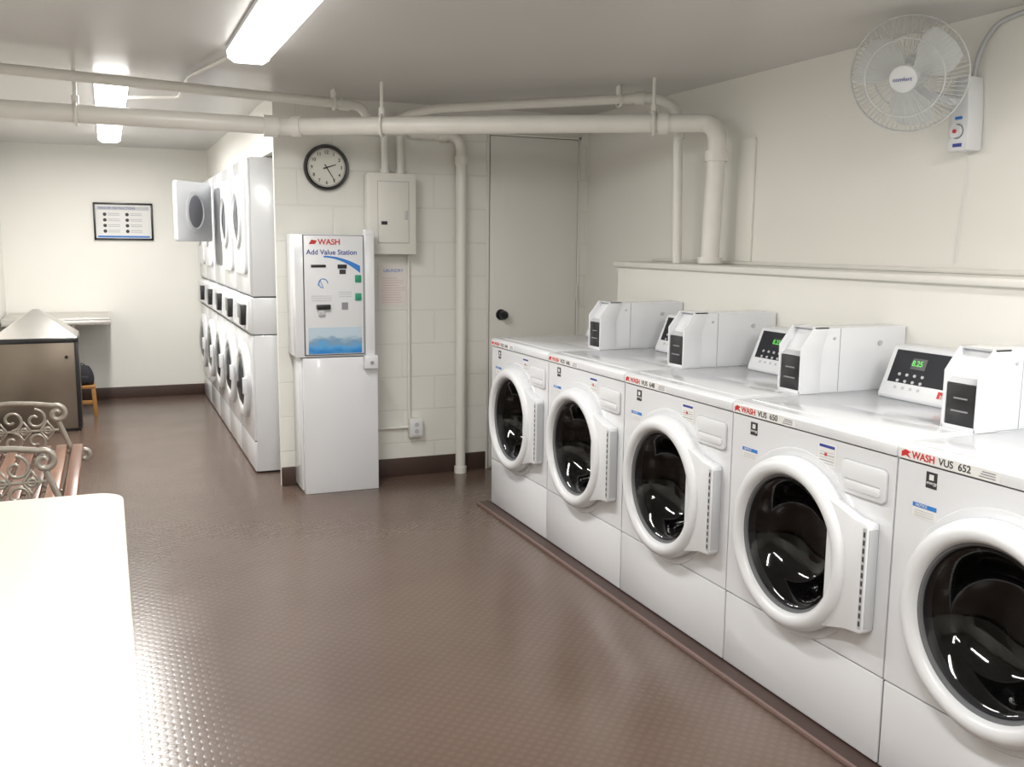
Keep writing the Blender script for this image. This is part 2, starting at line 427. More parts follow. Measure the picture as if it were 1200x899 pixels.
    box('notice_header', (-0.0015, 0.575, 0.741), (-0.0005, 0.650, 0.752), M['blue'], e)
    text('notice_text', 'NOTICE', 0.010, (-0.002, 0.640, 0.7465), ROT_NX, M['paper'], e)
    for k in range(3):
        box('notice_line', (-0.0015, 0.582, 0.720+k*0.006), (-0.0005, 0.643, 0.722+k*0.006), M['greyplastic'], e)
    box('instruction_label', (-0.001, 0.225, 0.772), (0.0005, 0.300, 0.835), M['paper'], e)
    box('instruction_header', (-0.0015, 0.232, 0.824), (-0.0005, 0.294, 0.832), M['navy'], e)
    for k in range(5):
        box('instruction_line', (-0.0015, 0.232, 0.778+k*0.008), (-0.0005, 0.292, 0.780+k*0.008), M['greyink'] if k % 2 else M['greyplastic'], e)
    box('instruction_mark', (-0.0016, 0.262, 0.800), (-0.0006, 0.272, 0.809), M['red'], e)
    # name strip on the lid nose
    box('name_strip', (-0.0068, 0.40, 0.857), (-0.0055, 0.700, 0.883), M['paper'], e)
    prism('logo', [(0.692, 0.861), (0.692, 0.874), (0.680, 0.881), (0.662, 0.876), (0.672, 0.871), (0.662, 0.860), (0.677, 0.866)], 'x', -0.0076, -0.0066, M['red'], e)
    text('logo_text', 'WASH', 0.025, (-0.0072, 0.658, 0.870), ROT_NX, M['red'], e, bold=0.0006)
    text('unit_text', 'VUS  ' + label, 0.025, (-0.0072, 0.574, 0.870), ROT_NX, M['ink'], e, bold=0.0003)
    for k in range(3):
        box('phone_line', (-0.0074, 0.410, 0.862+k*0.006), (-0.0066, 0.455-k*0.004, 0.8645+k*0.006), M['greyink'], e)
    # coin box
    z0 = ZT; zt2 = ZT+0.225
    prism('coin_box', [(0.285, z0), (0.285, z0+0.145), (0.335, zt2-0.004), (XB+0.008, zt2-0.004), (XB+0.008, z0)], 'y', 0.002, 0.112, E, e, 0.003)
    for yy in (-0.002, 0.108):
        prism('coin_cheek', [(0.262, z0), (0.262, z0+0.160), (0.312, zt2), (0.375, zt2), (0.345, z0+0.14), (0.345, z0)], 'y', yy, yy+0.008, E, e, 0.0015)
    prism('coin_hood', [(0.312, zt2), (0.375, zt2), (0.375, zt2-0.006), (0.316, zt2-0.006)], 'y', -0.002, 0.116, E, e)
    prism('coin_slope', [(0.268, z0+0.128), (0.310, z0+0.165), (0.335, zt2-0.02), (0.345, zt2-0.02), (0.32, z0+0.12)], 'y', 0.004, 0.110, M['greyplastic'], e)
    box('coin_slope_label', (0.300, 0.03, z0+0.150), (0.306, 0.085, z0+0.156), M['greyink'], e)
    box('coin_foot', (0.262, 0.0, z0), (0.30, 0.114, z0+0.012), E, e, 0.002)
    box('card_reader', (0.266, 0.008, z0+0.012), (0.30, 0.106, z0+0.126), M['black'], e, 0.002)
    box('card_slot', (0.2645, 0.035, z0+0.085), (0.268, 0.080, z0+0.089), M['greyink'], e)
    box('card_lip', (0.262, 0.03, z0+0.050), (0.268, 0.085, z0+0.054), M['greyink'], e)
    box('coin_seam', (0.425, 0.0012, z0+0.004), (0.4268, 0.003, zt2-0.006), M['greyseam'], e)
    cyl('coin_lock', (0.60, 0.003, z0+0.165), (0.60, -0.003, z0+0.165), 0.009, M['greyplastic'], e, 20)
    cyl('coin_screw', (0.40, 0.003, z0+0.185), (0.40, -0.002, z0+0.185), 0.005, M['greyplastic'], e, 16)
    # control console
    A = (0.500, z0); B = (0.565, z0+0.172)
    prism('console', [A, (A[0]-0.004, z0+0.012), (B[0]-0.006, B[1]-0.006), (B[0]+0.006, B[1]), (0.66, B[1]), (0.66, z0)], 'y', 0.125, 0.600, P, e, 0.005)
    dx, dz = B[0]-A[0], B[1]-A[1]; Ln = math.hypot(dx, dz); dx /= Ln; dz /= Ln
    nx, nz = -dz, dx
    rot = Matrix(((0, dx, nx), (-1, 0, 0), (0, dz, nz)))
    def on_face(t, off): return (A[0]-0.004+dx*t+nx*off, z0+dz*t+nz*off)
    def facebox(name, ya, yb, ta, tb, mat, off=0.002, base=-0.004):
        p = [on_face(ta, base), on_face(tb, base), on_face(tb, off), on_face(ta, off)]
        prism(name, p, 'y', ya, yb, mat, e)
    facebox('console_panel', 0.136, 0.578, 0.020, 0.168, M['panel'], 0.003)
    facebox('display', 0.44, 0.50, 0.108, 0.145, M['black'], 0.004)
    ox, oz = on_face(0.127, 0.0045)
    text('display_digits', '8.25', 0.026, (ox, 0.498, oz), rot, M['green'], e, bold=0.0006)
    for r_ in range(3):
        for c_ in range(4):
            ox, oz = on_face(0.042+r_*0.022, 0.003)
            lathe('button', [(0.0055, 0), (0.005, 0.003), (0, 0.0035)], (ox, 0.535-c_*0.032, oz), (nx, 0, nz), M['greyplastic'], e, 10)
    for c_ in range(3):
        facebox('console_print', 0.21+c_*0.055, 0.24+c_*0.055, 0.085, 0.088, M['greyplastic'], 0.0036)
        facebox('console_print', 0.21+c_*0.055, 0.235+c_*0.055, 0.118, 0.121, M['greyplastic'], 0.0036)
    facebox('console_brand_strip', 0.137, 0.36, 0.022, 0.050, M['red'], 0.0038)
    ox, oz = on_face(0.036, 0.0042)
    text('console_brand_text', 'speed wash', 0.022, (ox, 0.35, oz), rot, M['paper'], e)
    for fx in (0.05, 0.62):
        for fy in (0.06, 0.65):
            cyl('foot', (fx, fy, 0.0), (fx, fy, 0.02), 0.02, M['black'], e, 16)
    return e

S = 0.7091; Y0 = 4.6648
for i, lb in enumerate(('644', '646', '648', '650', '652')):
    washer(Y0-(i+1)*S, lb)

# ------------------------------------------------------------------ stacked dryers
def dryer(y_near, open_door=False):
    e = empty('stacked_dryer', (0.7793, y_near, 0))
    y0, y1 = 0.002, 0.652; E = M['enamel']; P = M['plastic']
    box('lower_cabinet', (0.012, y0, 0.01), (0.64, y1, 0.84), E, e, 0.004)
    box('lower_front', (-0.004, y0+0.002, 0.20), (0.014, y1-0.002, 0.838), E, e, 0.004)
    box('toe_panel', (0.0, y0+0.002, 0.012), (0.014, y1-0.002, 0.192), E, e, 0.003)
    box('control_cabinet', (0.010, y0, 0.846), (0.64, y1, 1.065), E, e, 0.004)
    prism('control_front', [(-0.004, 0.85), (-0.028, 0.872), (-0.020, 1.04), (-0.004, 1.06), (0.012, 1.06), (0.012, 0.85)], 'y', y0+0.002, y1-0.002, P, e, 0.003)
    box('control_panel', (-0.030, 0.20, 0.92), (-0.018, 0.44, 1.01), M['greyink'], e, 0.002)
    box('card_reader', (-0.055, 0.06, 0.90), (-0.018, 0.15, 1.02), M['black'], e, 0.003)
    box('upper_cabinet', (0.012, y0, 1.072), (0.64, y1, 1.885), E, e, 0.006)
    box('upper_front', (-0.004, y0+0.002, 1.09), (0.014, y1-0.002, 1.880), E, e, 0.004)
    box('seam_low', (0.016, y0+0.003, 0.836), (0.6, y1-0.003, 0.850), M['seam'], e)
    box('seam_mid', (0.016, y0+0.003, 1.061), (0.6, y1-0.003, 1.076), M['seam'], e)
    cy = 0.327
    lathe('lower_door_ring', [(0.235, 0), (0.235, 0.02), (0.222, 0.030), (0.18, 0.034), (0.168, 0.026), (0.165, 0.012)], (-0.003, cy, 0.53), (-1, 0, 0), P, e, 56)
    lathe('lower_door_glass', [(0.167, 0.020), (0.12, 0.040), (0.06, 0.050), (0, 0.052)], (-0.003, cy, 0.53), (-1, 0, 0), M['window'], e, 48)
    box('lower_door_handle', (-0.055, 0.060, 0.48), (-0.030, 0.095, 0.58), P, e, 0.005)
    if not open_door:
        prism('upper_door_plate', rrect(0.08, 1.20, 0.575, 1.80, 0.05), 'x', -0.022, -0.003, P, e, 0.004)
        lathe('upper_door_ring', [(0.175, 0.018), (0.175, 0.034), (0.158, 0.038), (0.145, 0.024)], (-0.003, cy, 1.53), (-1, 0, 0), P, e, 48)
        lathe('upper_door_glass', [(0.147, 0.026), (0.06, 0.040), (0, 0.042)], (-0.003, cy, 1.53), (-1, 0, 0), M['window'], e, 48)
    else:
        prism('upper_opening', rrect(0.10, 1.22, 0.55, 1.78, 0.06), 'x', -0.006, -0.002, M['rubber'], e)
        h = bpy.data.objects.new('open_door', None); COL.objects.link(h); h.parent = e
        h.location = (-0.01, 0.635, 0); h.rotation_euler = (0, 0, math.radians(-38))
        prism('open_door_plate', rrect(-0.45, 1.39, 0.0, 1.83, 0.03), 'x', -0.035, -0.005, P, h, 0.005)
        for sgn, x0 in ((-1, -0.034), (1, -0.006)):
            lathe('open_door_ring', [(0.15, 0.0), (0.15, 0.014), (0.125, 0.016), (0.115, 0.006)], (x0, -0.225, 1.61), (sgn, 0, 0), P, h, 40, sy=0.8)
            lathe('open_door_glass', [(0.118, 0.008), (0.05, 0.012), (0, 0.013)], (x0, -0.225, 1.61), (sgn, 0, 0), M['greyink'], h, 40, sy=0.8)
    return e
DP = (Y_F-0.01-5.8153)/5
for i in range(5):
    dryer(5.8153+i*DP, open_door=(i == 2))

# ------------------------------------------------------------------ payment kiosk (card value station)
k = empty('card_value_station', (0.965, 5.215, 0))
E = M['enamel']
box('pedestal', (0.0, 0.0, 0.0), (0.418, 0.24, 0.765), E, k, 0.004)
box('pedestal_flange', (-0.012, 0.03, 0.02), (0.0, 0.24, 0.765), E, k, 0.003)
box('head_cabinet', (-0.035, 0.0, 0.77), (0.400, 0.24, 1.440), E, k, 0.005)
box('head_door', (0.015, -0.016, 0.785), (0.338, 0.002, 1.432), M['plastic'], k, 0.004)
box('head_seam', (0.010, -0.002, 0.78), (0.343, 0.0015, 1.435), M['seam'], k)
box('lock_bar', (0.346, -0.022, 0.745), (0.399, 0.002, 1.44), E, k, 0.004)
box('lock_box', (0.335, -0.045, 0.70), (0.410, 0.0, 0.775), E, k, 0.005)
cyl('padlock', (0.373, -0.046, 0.735), (0.373, -0.052, 0.735), 0.010, M['chrome'], k, 20)
box('lock_tab', (0.350, -0.01, 1.435), (0.399, 0.05, 1.470), E, k, 0.003)
yk = -0.0175
box('water_poster', (0.030, yk, 0.79), (0.325, -0.015, 0.935), M['water'], k)
prism('logo', [(0.04, 1.385), (0.055, 1.41), (0.085, 1.405), (0.075, 1.387)], 'y', yk, -0.015, M['red'], k)
text('logo_text', 'WASH', 0.042, (0.09, yk, 1.397), ROT_NY, M['red'], k, bold=0.001)
text('title_text', 'Add Value Station', 0.038, (0.026, yk, 1.342), ROT_NY, M['navy'], k, bold=0.0005)
sw = []
for i in range(13):
    t = i/12; sw.append((0.12+0.20*t, 1.320-0.055*t**2+0.004))
for i in range(12, -1, -1):
    t = i/12; sw.append((0.12+0.20*t, 1.315-0.085*t**2))
prism('swoosh', sw, 'y', yk, -0.015, M['blue'], k)
box('bill_slot', (0.05, -0.024, 1.262), (0.13, -0.015, 1.276), M['black'], k, 0.002)
box('display_small', (0.195, -0.020, 1.255), (0.245, -0.015, 1.277), M['black'], k)
box('bill_reader', (0.075, -0.040, 1.035), (0.15, -0.015, 1.06), M['black'], k, 0.003)
box('bill_mouth', (0.085, -0.034, 1.0), (0.12, -0.015, 1.03), M['greyplastic'], k, 0.003)
for z in (1.20, 1.10):
    box('green_button', (0.290, -0.024, z-0.02), (0.325, -0.015, z+0.02), M['greenbtn'], k, 0.003)
    cyl('button_dot', (0.308, -0.023, z), (0.308, -0.028, z), 0.008, M['greenbtn'], k, 12)
box('qr_label', (0.205, yk, 1.225), (0.24, -0.015, 1.25), M['ink'], k)
box('pictogram', (0.215, yk, 1.03), (0.25, -0.015, 1.07), M['greyink'], k)
tubes('hand_icon', [[(0.115+0.025*math.cos(a*0.5), yk, 1.175+0.025*math.sin(a*0.5)) for a in range(10)], [(0.115, yk, 1.15), (0.10, yk, 1.19), (0.085, yk, 1.165)]], 0.002, M['blue'], k)
for i in range(3):
    box('fine_print', (0.20, yk, 1.125-i*0.012), (0.27, -0.015, 1.128-i*0.012), M['greyplastic'], k)
    box('fine_print', (0.05, yk, 1.105-i*0.012), (0.16, -0.015, 1.108-i*0.012), M['greyplastic'], k)

# ------------------------------------------------------------------ electrical panel, notice, outlet
YW = Y_D-0.002
p = empty('electrical_panel', (1.375, YW, 1.338))
box('case', (0, -0.11, 0), (0.270, 0, 0.442), M['box'], p, 0.004)
box('cover', (-0.006, -0.118, -0.006), (0.276, -0.108, 0.448), M['box'], p, 0.003)
box('door_gap', (0.050, -0.1195, 0.055), (0.235, -0.1175, 0.405), M['greyplastic'], p)
box('door', (0.054, -0.124, 0.059), (0.231, -0.1175, 0.401), M['box'], p, 0.003)
box('latch', (0.205, -0.130, 0.19), (0.223, -0.122, 0.24), M['greyplastic'], p, 0.002)
box('keyhole', (0.070, -0.1255, 0.160), (0.105, -0.1235, 0.180), M['black'], p)
for xx in (0.115, 0.205):
    cyl('conduit_stub', (xx, -0.045, 0.44), (xx, -0.045, 0.66), 0.021, M['pipe'], p, 20)
    cyl('conduit_collar', (xx, -0.045, 0.44), (xx, -0.045, 0.475), 0.028, M['pipe'], p, 20)

n = empty('paper_notice', (1.455, YW, 1.03))
box('sheet', (0, -0.002, 0), (0.185, -0.0005, 0.235), M['pinkpaper'], n)
text('heading', 'LAUNDRY', 0.026, (0.092, -0.003, 0.205), ROT_NY, M['blue'], n, 'CENTER')
for i in range(11):
    box('text_line', (0.02, -0.0028, 0.02+i*0.014), (0.165-random.random()*0.05, -0.0015, 0.0225+i*0.014), M['pinkink'], n)

o = empty('power_outlet', (1.67, YW, 0.30))
box('body', (-0.042, -0.05, -0.06), (0.042, 0, 0.055), M['box'], o, 0.005)
box('plate', (-0.035, -0.055, -0.05), (0.035, -0.048, 0.045), M['plastic'], o, 0.003)
for z in (-0.022, 0.018):
    cyl('socket', (0, -0.0545, z), (0, -0.057, z), 0.014, M['greyplastic'], o, 20)
tubes('feed_conduit', [[(-0.035, -0.015, 0.05), (-0.035, -0.015, 1.025)]], 0.009, M['pipe'], o)
tubes('side_conduit', [[(-0.27, -0.015, 0.0), (-0.04, -0.015, 0.0)]], 0.009, M['pipe'], o)

# ------------------------------------------------------------------ clock
c = empty('wall_clock', (1.16, YW, 1.810))
lathe('rim', [(0.125, 0), (0.127, 0.03), (0.120, 0.042), (0.110, 0.040), (0.106, 0.026)], (0, 0, 0), (0, -1, 0), M['black'], c, 64)
lathe('face', [(0.110, 0.024), (0, 0.024)], (0, 0, 0), (0, -1, 0), M['clockface'], c, 64)
for h in range(12):
    a = math.radians(90-30*(h+1))
    text('numeral', str(h+1), 0.026, (0.083*math.cos(a), -0.0255, 0.083*math.sin(a)), ROT_NY, M['ink'], c, 'CENTER', 0.0004)
tubes('minute_ring', [[(0.101*math.cos(t*math.pi/30), -0.0248, 0.101*math.sin(t*math.pi/30)) for t in range(60)]], 0.0008, M['ink'], c, cyclic=True)
def hand(name, ang, L, w):
    a = math.radians(ang); u = Vector((math.cos(a), math.sin(a))); v = Vector((-u.y, u.x))
    q = [(-u*0.02+v*w), (-u*0.02-v*w), (u*L-v*w*0.5), (u*L+v*w*0.5)]
    prism(name, [(t.x, t.y) for t in q], 'y', -0.029, -0.0275, M['ink'], c)
hand('hour_hand', 18, 0.055, 0.004); hand('minute_hand', -58, 0.085, 0.003)
cyl('hand_pin', (0, -0.025, 0), (0, -0.031, 0), 0.006, M['ink'], c, 16)

# ------------------------------------------------------------------ pipes
PM = M['pipe']
bp_ = empty('drain_pipe', (0, 0, 0))
zb_ = 1.98
tubes('left_run', [[(X_L+0.002, 5.02, zb_+0.004), (0.86, 5.09, zb_)]], 0.043, PM, bp_, 8)
tubes('right_run', [rounded([(0.86, 5.09, zb_), (2.69, 3.96, zb_), (2.695, 3.90, zb_-0.06), (2.69, 3.92, Z_KW+0.001)], 0.10, 10)], 0.044, PM, bp_, 8)
def collar(px, py, pz, dirv, r, L, par, nm='coupling'):
    v = Vector(dirv).normalized()*L/2; q = Vector((px, py, pz)); cyl(nm, q-v, q+v, r, PM, par, 32)
collar(0.80, 5.088, zb_, (1, 0.04, 0), 0.054, 0.07, bp_)
collar(0.93, 5.047, zb_, (1.83, -1.13, 0), 0.052, 0.05, bp_)
collar(2.50, 4.077, zb_, (1.83, -1.13, 0), 0.054, 0.05, bp_)
collar(2.694, 3.903, 1.82, (0, 0, 1), 0.054, 0.05, bp_)
collar(2.69, 3.92, Z_KW+0.02, (0, 0, 1), 0.058, 0.03, bp_)
def hanger(x, y, zp, r, par, yaw_=0):
    pts = [(x+r*math.sin(t)*math.sin(yaw_), y+r*math.sin(t)*math.cos(yaw_), zp+r*math.cos(t)) for t in [2*math.pi*i/24 for i in range(24)]]
    tubes('hanger_loop', [pts], 0.008, PM, par, 2, cyclic=True)
    cyl('hanger_rod', (x, y, zp+r), (x, y, Z_C), 0.009, PM, par, 12)
    cyl('hanger_clamp', (x, y, zp+r-0.01), (x, y, zp+r+0.035), 0.016, PM, par, 12)
hanger(-0.10, 5.05, zb_, 0.050, bp_); hanger(1.31, 4.81, zb_, 0.052, bp_, 0.5); hanger(2.46, 4.10, zb_, 0.052, bp_, 0.5)

wp = empty('water_pipe', (0, 0, 0))
tubes('left_run', [rounded([(X_L+0.002, 4.66, 2.12), (1.29, 5.17, 2.12), (1.34, 5.20, 2.06), (1.36, 5.30, 2.03), (1.36, 5.455, 2.03)], 0.05)], 0.024, PM, wp, 6)
collar(1.20, 5.148, 2.12, (2.09, 0.51, 0), 0.031, 0.05, wp)
hanger(1.14, 5.133, 2.12, 0.03, wp)
wr = empty('supply_pipe', (0, 0, 0))
tubes('right_run', [rounded([(1.58, 5.455, 2.10), (1.58, 5.22, 2.10), (1.68, 5.08, 2.12), (2.56, 4.24, 2.125), (2.64, 4.17, 2.07), (2.66, 4.16, Z_KW+0.001)], 0.07, 8)], 0.024, PM, wr, 6)
collar(2.50, 4.297, 2.124, (0.88, -0.84, 0), 0.031, 0.05, wr)
collar(2.65, 4.165, 1.95, (0, 0, 1), 0.031, 0.05, wr)
hanger(2.42, 4.373, 2.12, 0.03, wr)
vp = empty('vent_pipe', (0, 0, 0))
tubes('riser', [rounded([(1.69, Y_D-0.05, 2.02), (1.95, Y_D-0.05, 2.02), (1.95, Y_D-0.05, 0.001)], 0.09, 10)], 0.030, PM, vp, 8)
tubes('elbow', [rounded([(1.69, Y_D-0.05, 2.02), (1.66, Y_D-0.05, 2.02), (1.66, Y_D-0.001, 2.02)], 0.03, 6)], 0.030, PM, vp, 8)
collar(1.95, Y_D-0.05, 1.88, (0, 0, 1), 0.037, 0.05, vp); collar(1.83, Y_D-0.05, 2.02, (1, 0, 0), 0.037, 0.05, vp)
collar(1.95, Y_D-0.05, 0.02, (0, 0, 1), 0.038, 0.04, vp)
cd = empty('light_conduit', (0, 0, 0))
tubes('run', [rounded([(0.52, 4.26, Z_C-0.03), (0.40, 4.9, Z_C-0.03), (0.40, 5.6, Z_C-0.03), (0.13, 5.75, Z_C-0.03)], 0.06)], 0.010, PM, cd)

# ------------------------------------------------------------------ ceiling lights
def light(x, y0, y1, w=0.19, power=40):
    e = empty('ceiling_light', (x, (y0+y1)/2, Z_C))
    L = (y1-y0)/2
    box('housing', (-w/2-0.004, -L, -0.02), (w/2+0.004, L, -0.0005), M['plastic'], e, 0.003)
    h = w/2
    prism('diffuser', [(-h, -0.02), (-h+0.004, -0.045), (-h+0.03, -0.062), (h-0.03, -0.062), (h-0.004, -0.045), (h, -0.02)], 'y', -L+0.012, L-0.012, M['diffuser'], e)
    for s in (-1, 1):
        prism('end_cap', [(-h-0.002, -0.02), (-h+0.002, -0.047), (-h+0.028, -0.065), (h-0.028, -0.065), (h-0.002, -0.047), (h+0.002, -0.02)], 'y', s*(L-0.012), s*L, M['diffuser'], e)
    ld = bpy.data.lights.new('tube_light', 'AREA'); ld.shape = 'RECTANGLE'; ld.size = w*0.8; ld.size_y = 2*L*0.95
    ld.energy = power; ld.color = (1.0, 0.98, 0.94)
    lo = bpy.data.objects.new('tube_light', ld); COL.objects.link(lo); lo.parent = e; lo.location = (0, 0, -0.07)
light(0.583, 2.95, 4.22, 0.17, 33)
light(0.065, 5.20, 6.42, 0.16, 25)
light(0.065, 6.85, 8.05, 0.16, 33)
light(0.575, 0.2, 1.45, 0.19, 35)  # out of view near the camera, added as extra light
light(1.9, 0.2, 1.45, 0.19, 25)  # also unseen, an added light on the washer side
light(0.9, -1.9, -0.7, 0.19, 24)  # unseen fixture behind the camera, added for lighting

# ------------------------------------------------------------------ wall fan
f = empty('wall_fan', (2.56, 2.595, 1.985))
ax = Vector((-0.80, -0.49, -0.33)).normalized()
u, v, w = frame_from(ax)
R = 0.194
lines = []; NW = 72
for i in range(NW):
    a = 2*math.pi*i/NW; d_ = u*math.cos(a)+v*math.sin(a)
    lines.append([d_*r_+w*z_ for r_, z_ in ((0.045, 0.070), (0.10, 0.066), (0.15, 0.052), (0.18, 0.028), (R, 0.0))])
    lines.append([d_*r_+w*z_ for r_, z_ in ((R, 0.0), (0.175, -0.028), (0.13, -0.048), (0.05, -0.055))])
tubes('cage_wires', lines, 0.0011, M['cage'], f, 1)
rings = []
for rr, zz in ((R, 0.003), (R, -0.003), (0.13, 0.059), (0.13, -0.048)):
    rings.append([u*(rr*math.cos(2*math.pi*i/64))+v*(rr*math.sin(2*math.pi*i/64))+w*zz for i in range(64)])
tubes('cage_rings', rings, 0.0028, M['cage'], f, 2, cyclic=True)
lathe('hub_badge', [(0, 0.080), (0.03, 0.079), (0.044, 0.074), (0.047, 0.066), (0, 0.064)], (0, 0, 0), w, M['plastic'], f, 40)
tb = text('badge_text', 'comfort', 0.019, (0, 0, 0), Matrix.Identity(3), M['navy'], f, 'CENTER')
uu = Vector((0.49, -0.80, 0)).normalized(); vv = ax.cross(uu).normalized()
if vv.z < 0: uu = -uu; vv = ax.cross(uu).normalized()
tb.data.transform(Matrix.Translation(w*0.081) @ Matrix((uu, vv, ax)).transposed().to_4x4())
for kx in range(3):
    a0 = 2*math.pi*kx/3+0.4; bm = bmesh.new(); grid = []
    for i in range(9):
        rr = 0.03+0.145*i/8; spread = 0.34+0.34*math.sin(math.pi*min(1, i/8*0.8+0.15)); row = []
        for j in range(7):
            tt = j/6-0.5; aa = a0+tt*2*spread+0.25*i/8
            row.append(bm.verts.new((u*math.cos(aa)+v*math.sin(aa))*rr+w*(tt*0.045)))
        grid.append(row)
    for i in range(8):
        for j in range(6): bm.faces.new((grid[i][j], grid[i+1][j], grid[i+1][j+1], grid[i][j+1]))
    me = bpy.data.meshes.new('blade'); bm.to_mesh(me); bm.free(); finish('blade', me, M['blade'], f, smooth=True)
lathe('blade_hub', [(0, 0.03), (0.03, 0.026), (0.036, 0.0), (0.034, -0.03), (0, -0.03)], (0, 0, 0), w, M['plastic'], f, 32)
lathe('motor_housing', [(0, -0.12), (0.035, -0.115), (0.052, -0.10), (0.056, -0.06), (0.05, -0.045), (0, -0.045)], (0, 0, 0), w, M['plastic'], f, 40)
mb = w*(-0.09)
YS = -0.030; ZS = -0.020
bx = X_R-2.56-0.001
tubes('arm', [rounded([mb, mb+Vector((0.03, 0.0, -0.08)), Vector((bx-0.04, -0.03+YS, -0.09))], 0.03)], 0.017, M['plastic'], f, 5)
prism('bracket', [(-0.070+YS, -0.232+ZS), (0.016+YS, -0.232+ZS), (0.016+YS, -0.12+ZS), (0.004+YS, -0.01+ZS), (0.0+YS, 0.020+ZS), (-0.055+YS, 0.020+ZS), (-0.060+YS, -0.01+ZS), (-0.070+YS, -0.12+ZS)], 'x', bx-0.075, bx-0.001, M['plastic'], f, 0.008)
cyl('speed_dial', (bx-0.074, -0.028+YS, -0.165+ZS), (bx-0.088, -0.028+YS, -0.165+ZS), 0.022, M['enamel'], f, 28)
cyl('dial_ring', (bx-0.0745, -0.028+YS, -0.165+ZS), (bx-0.077, -0.028+YS, -0.165+ZS), 0.026, M['greyink'], f, 28)
cyl('dial_knob', (bx-0.088, -0.028+YS, -0.165+ZS), (bx-0.092, -0.028+YS, -0.165+ZS), 0.007, M['red'], f, 20)
box('dial_label', (bx-0.0765, -0.050+YS, -0.218+ZS), (bx-0.075, -0.012+YS, -0.206+ZS), M['navy'], f)
box('dial_label_b', (bx-0.0765, -0.045+YS, -0.125+ZS), (bx-0.075, -0.015+YS, -0.115+ZS), M['blue'], f)
tubes('power_cord', [rounded([(bx-0.02, -0.03+YS, 0.015+ZS), (bx-0.012, -0.035+YS, 0.10+ZS), (bx-0.01, -0.09+YS, 0.185+ZS), (bx-0.01, -0.20+YS, 0.205+ZS), (bx-0.01, -0.40+YS, 0.195+ZS)], 0.08)], 0.008, M['greyplastic'], f)
tubes('pull_cord', [rounded([(bx-0.03, -0.03+YS, -0.228+ZS), (bx-0.006, -0.02+YS, -0.27+ZS), (bx-0.006, 0.005+YS, -0.62+ZS)], 0.03)], 0.0015, M['plastic'], f)

# ------------------------------------------------------------------ folding table (near left)
t = empty('folding_table', (0, 0, 0))
prism('top', rrect(X_L+0.015, -0.6, 0.012, 2.63, 0.07, 10), 'z', 0.715, 0.75, M['table'], t, 0.008, 3)
box('apron', (X_L+0.06, -0.5, 0.65), (-0.06, 2.53, 0.715), M['table'], t, 0.003)
for xx in (X_L+0.08, -0.12):
    for yy in (-0.4, 2.4):
        box('leg', (xx, yy, 0.0), (xx+0.05, yy+0.05, 0.66), M['greyplastic'], t, 0.004)

# ------------------------------------------------------------------ garden bench (cast ends, timber slats)
b = empty('garden_bench', (-0.645, 3.86, 0))
BL = 1.12
def spiral(cx, cz, r0, r1, a0, a1, n=26):
    return [(cx+(r0+(r1-r0)*i/n)*math.cos(math.radians(a0+(a1-a0)*i/n)), cz+(r0+(r1-r0)*i/n)*math.sin(math.radians(a0+(a1-a0)*i/n))) for i in range(n+1)]
def end_frame(y):
    thick = []; thin = []
    thick.append([(0.02, 0.60), (0.10, 0.628), (0.20, 0.636), (0.30, 0.630), (0.38, 0.618)]+spiral(0.395, 0.578, 0.042, 0.010, 95, -330))
    thick.append([(0.02, 0.395), (0.25, 0.385), (0.50, 0.395)]+spiral(0.505, 0.370, 0.028, 0.008, 90, -250, 16))
    thick.append([(0.40, 0.540), (0.425, 0.47), (0.45, 0.40), (0.43, 0.28), (0.40, 0.17), (0.43, 0.06), (0.48, 0.010)])
    thick.append([(0.0, 0.010), (0.045, 0.10), (0.05, 0.22), (0.025, 0.38), (0.01, 0.60), (-0.03, 0.84)])
    for cx, s in ((0.10, 1), (0.20, -1), (0.30, 1)):
        thin.append(spiral(cx, 0.555, 0.050, 0.012, 90 if s > 0 else 270, 90-400*s if s > 0 else 270+400))
        thin.append(spiral(cx, 0.450, 0.048, 0.012, 270 if s > 0 else 90, (270+400) if s > 0 else 90-400))
    for cx in (0.15, 0.25, 0.35):
        thin.append([(cx-0.03, 0.50), (cx, 0.545), (cx+0.03, 0.50), (cx, 0.455), (cx-0.03, 0.50)])
        thin.append(spiral(cx, 0.50, 0.014, 0.014, 0, 360, 12))
    thin.append([(0.06, 0.50), (0.40, 0.50)])
    thin.append(spiral(0.24, 0.29, 0.085, 0.02, 60, -330)); thin.append(spiral(0.36, 0.26, 0.05, 0.015, 200, 520)); thin.append(spiral(0.12, 0.26, 0.05, 0.015, -20, -340))
    thin.append([(0.05, 0.20), (0.14, 0.21), (0.25, 0.195), (0.35, 0.21), (0.41, 0.20)])
    T = lambda L: [(px, y, pz) for px, pz in L]
    tubes('cast_end', [T(l) for l in thick], 0.012, M['iron'], b, 3)
    tubes('cast_scrollwork', [T(l) for l in thin], 0.0065, M['iron'], b, 2)
end_frame(0.03); end_frame(BL-0.03)
slatcols = []
for i, cc in enumerate(((0.20, 0.075, 0.04), (0.13, 0.045, 0.025), (0.27, 0.12, 0.065))):
    slatcols.append(simple('slat_wood_%d' % i, cc, 0.32, noise=0.4, nscale=12))
for i in range(7):
    x0 = 0.045+i*0.0675
    box('seat_slat', (x0, 0, 0.400), (x0+0.050, BL, 0.422), slatcols[i % 3], b, 0.006)
for i in range(4):
    z0 = 0.50+i*0.085; xo = 0.012-0.012*i
    box('back_slat', (xo, 0, z0), (xo+0.022, BL, z0+0.065), slatcols[i % 3], b, 0.005)

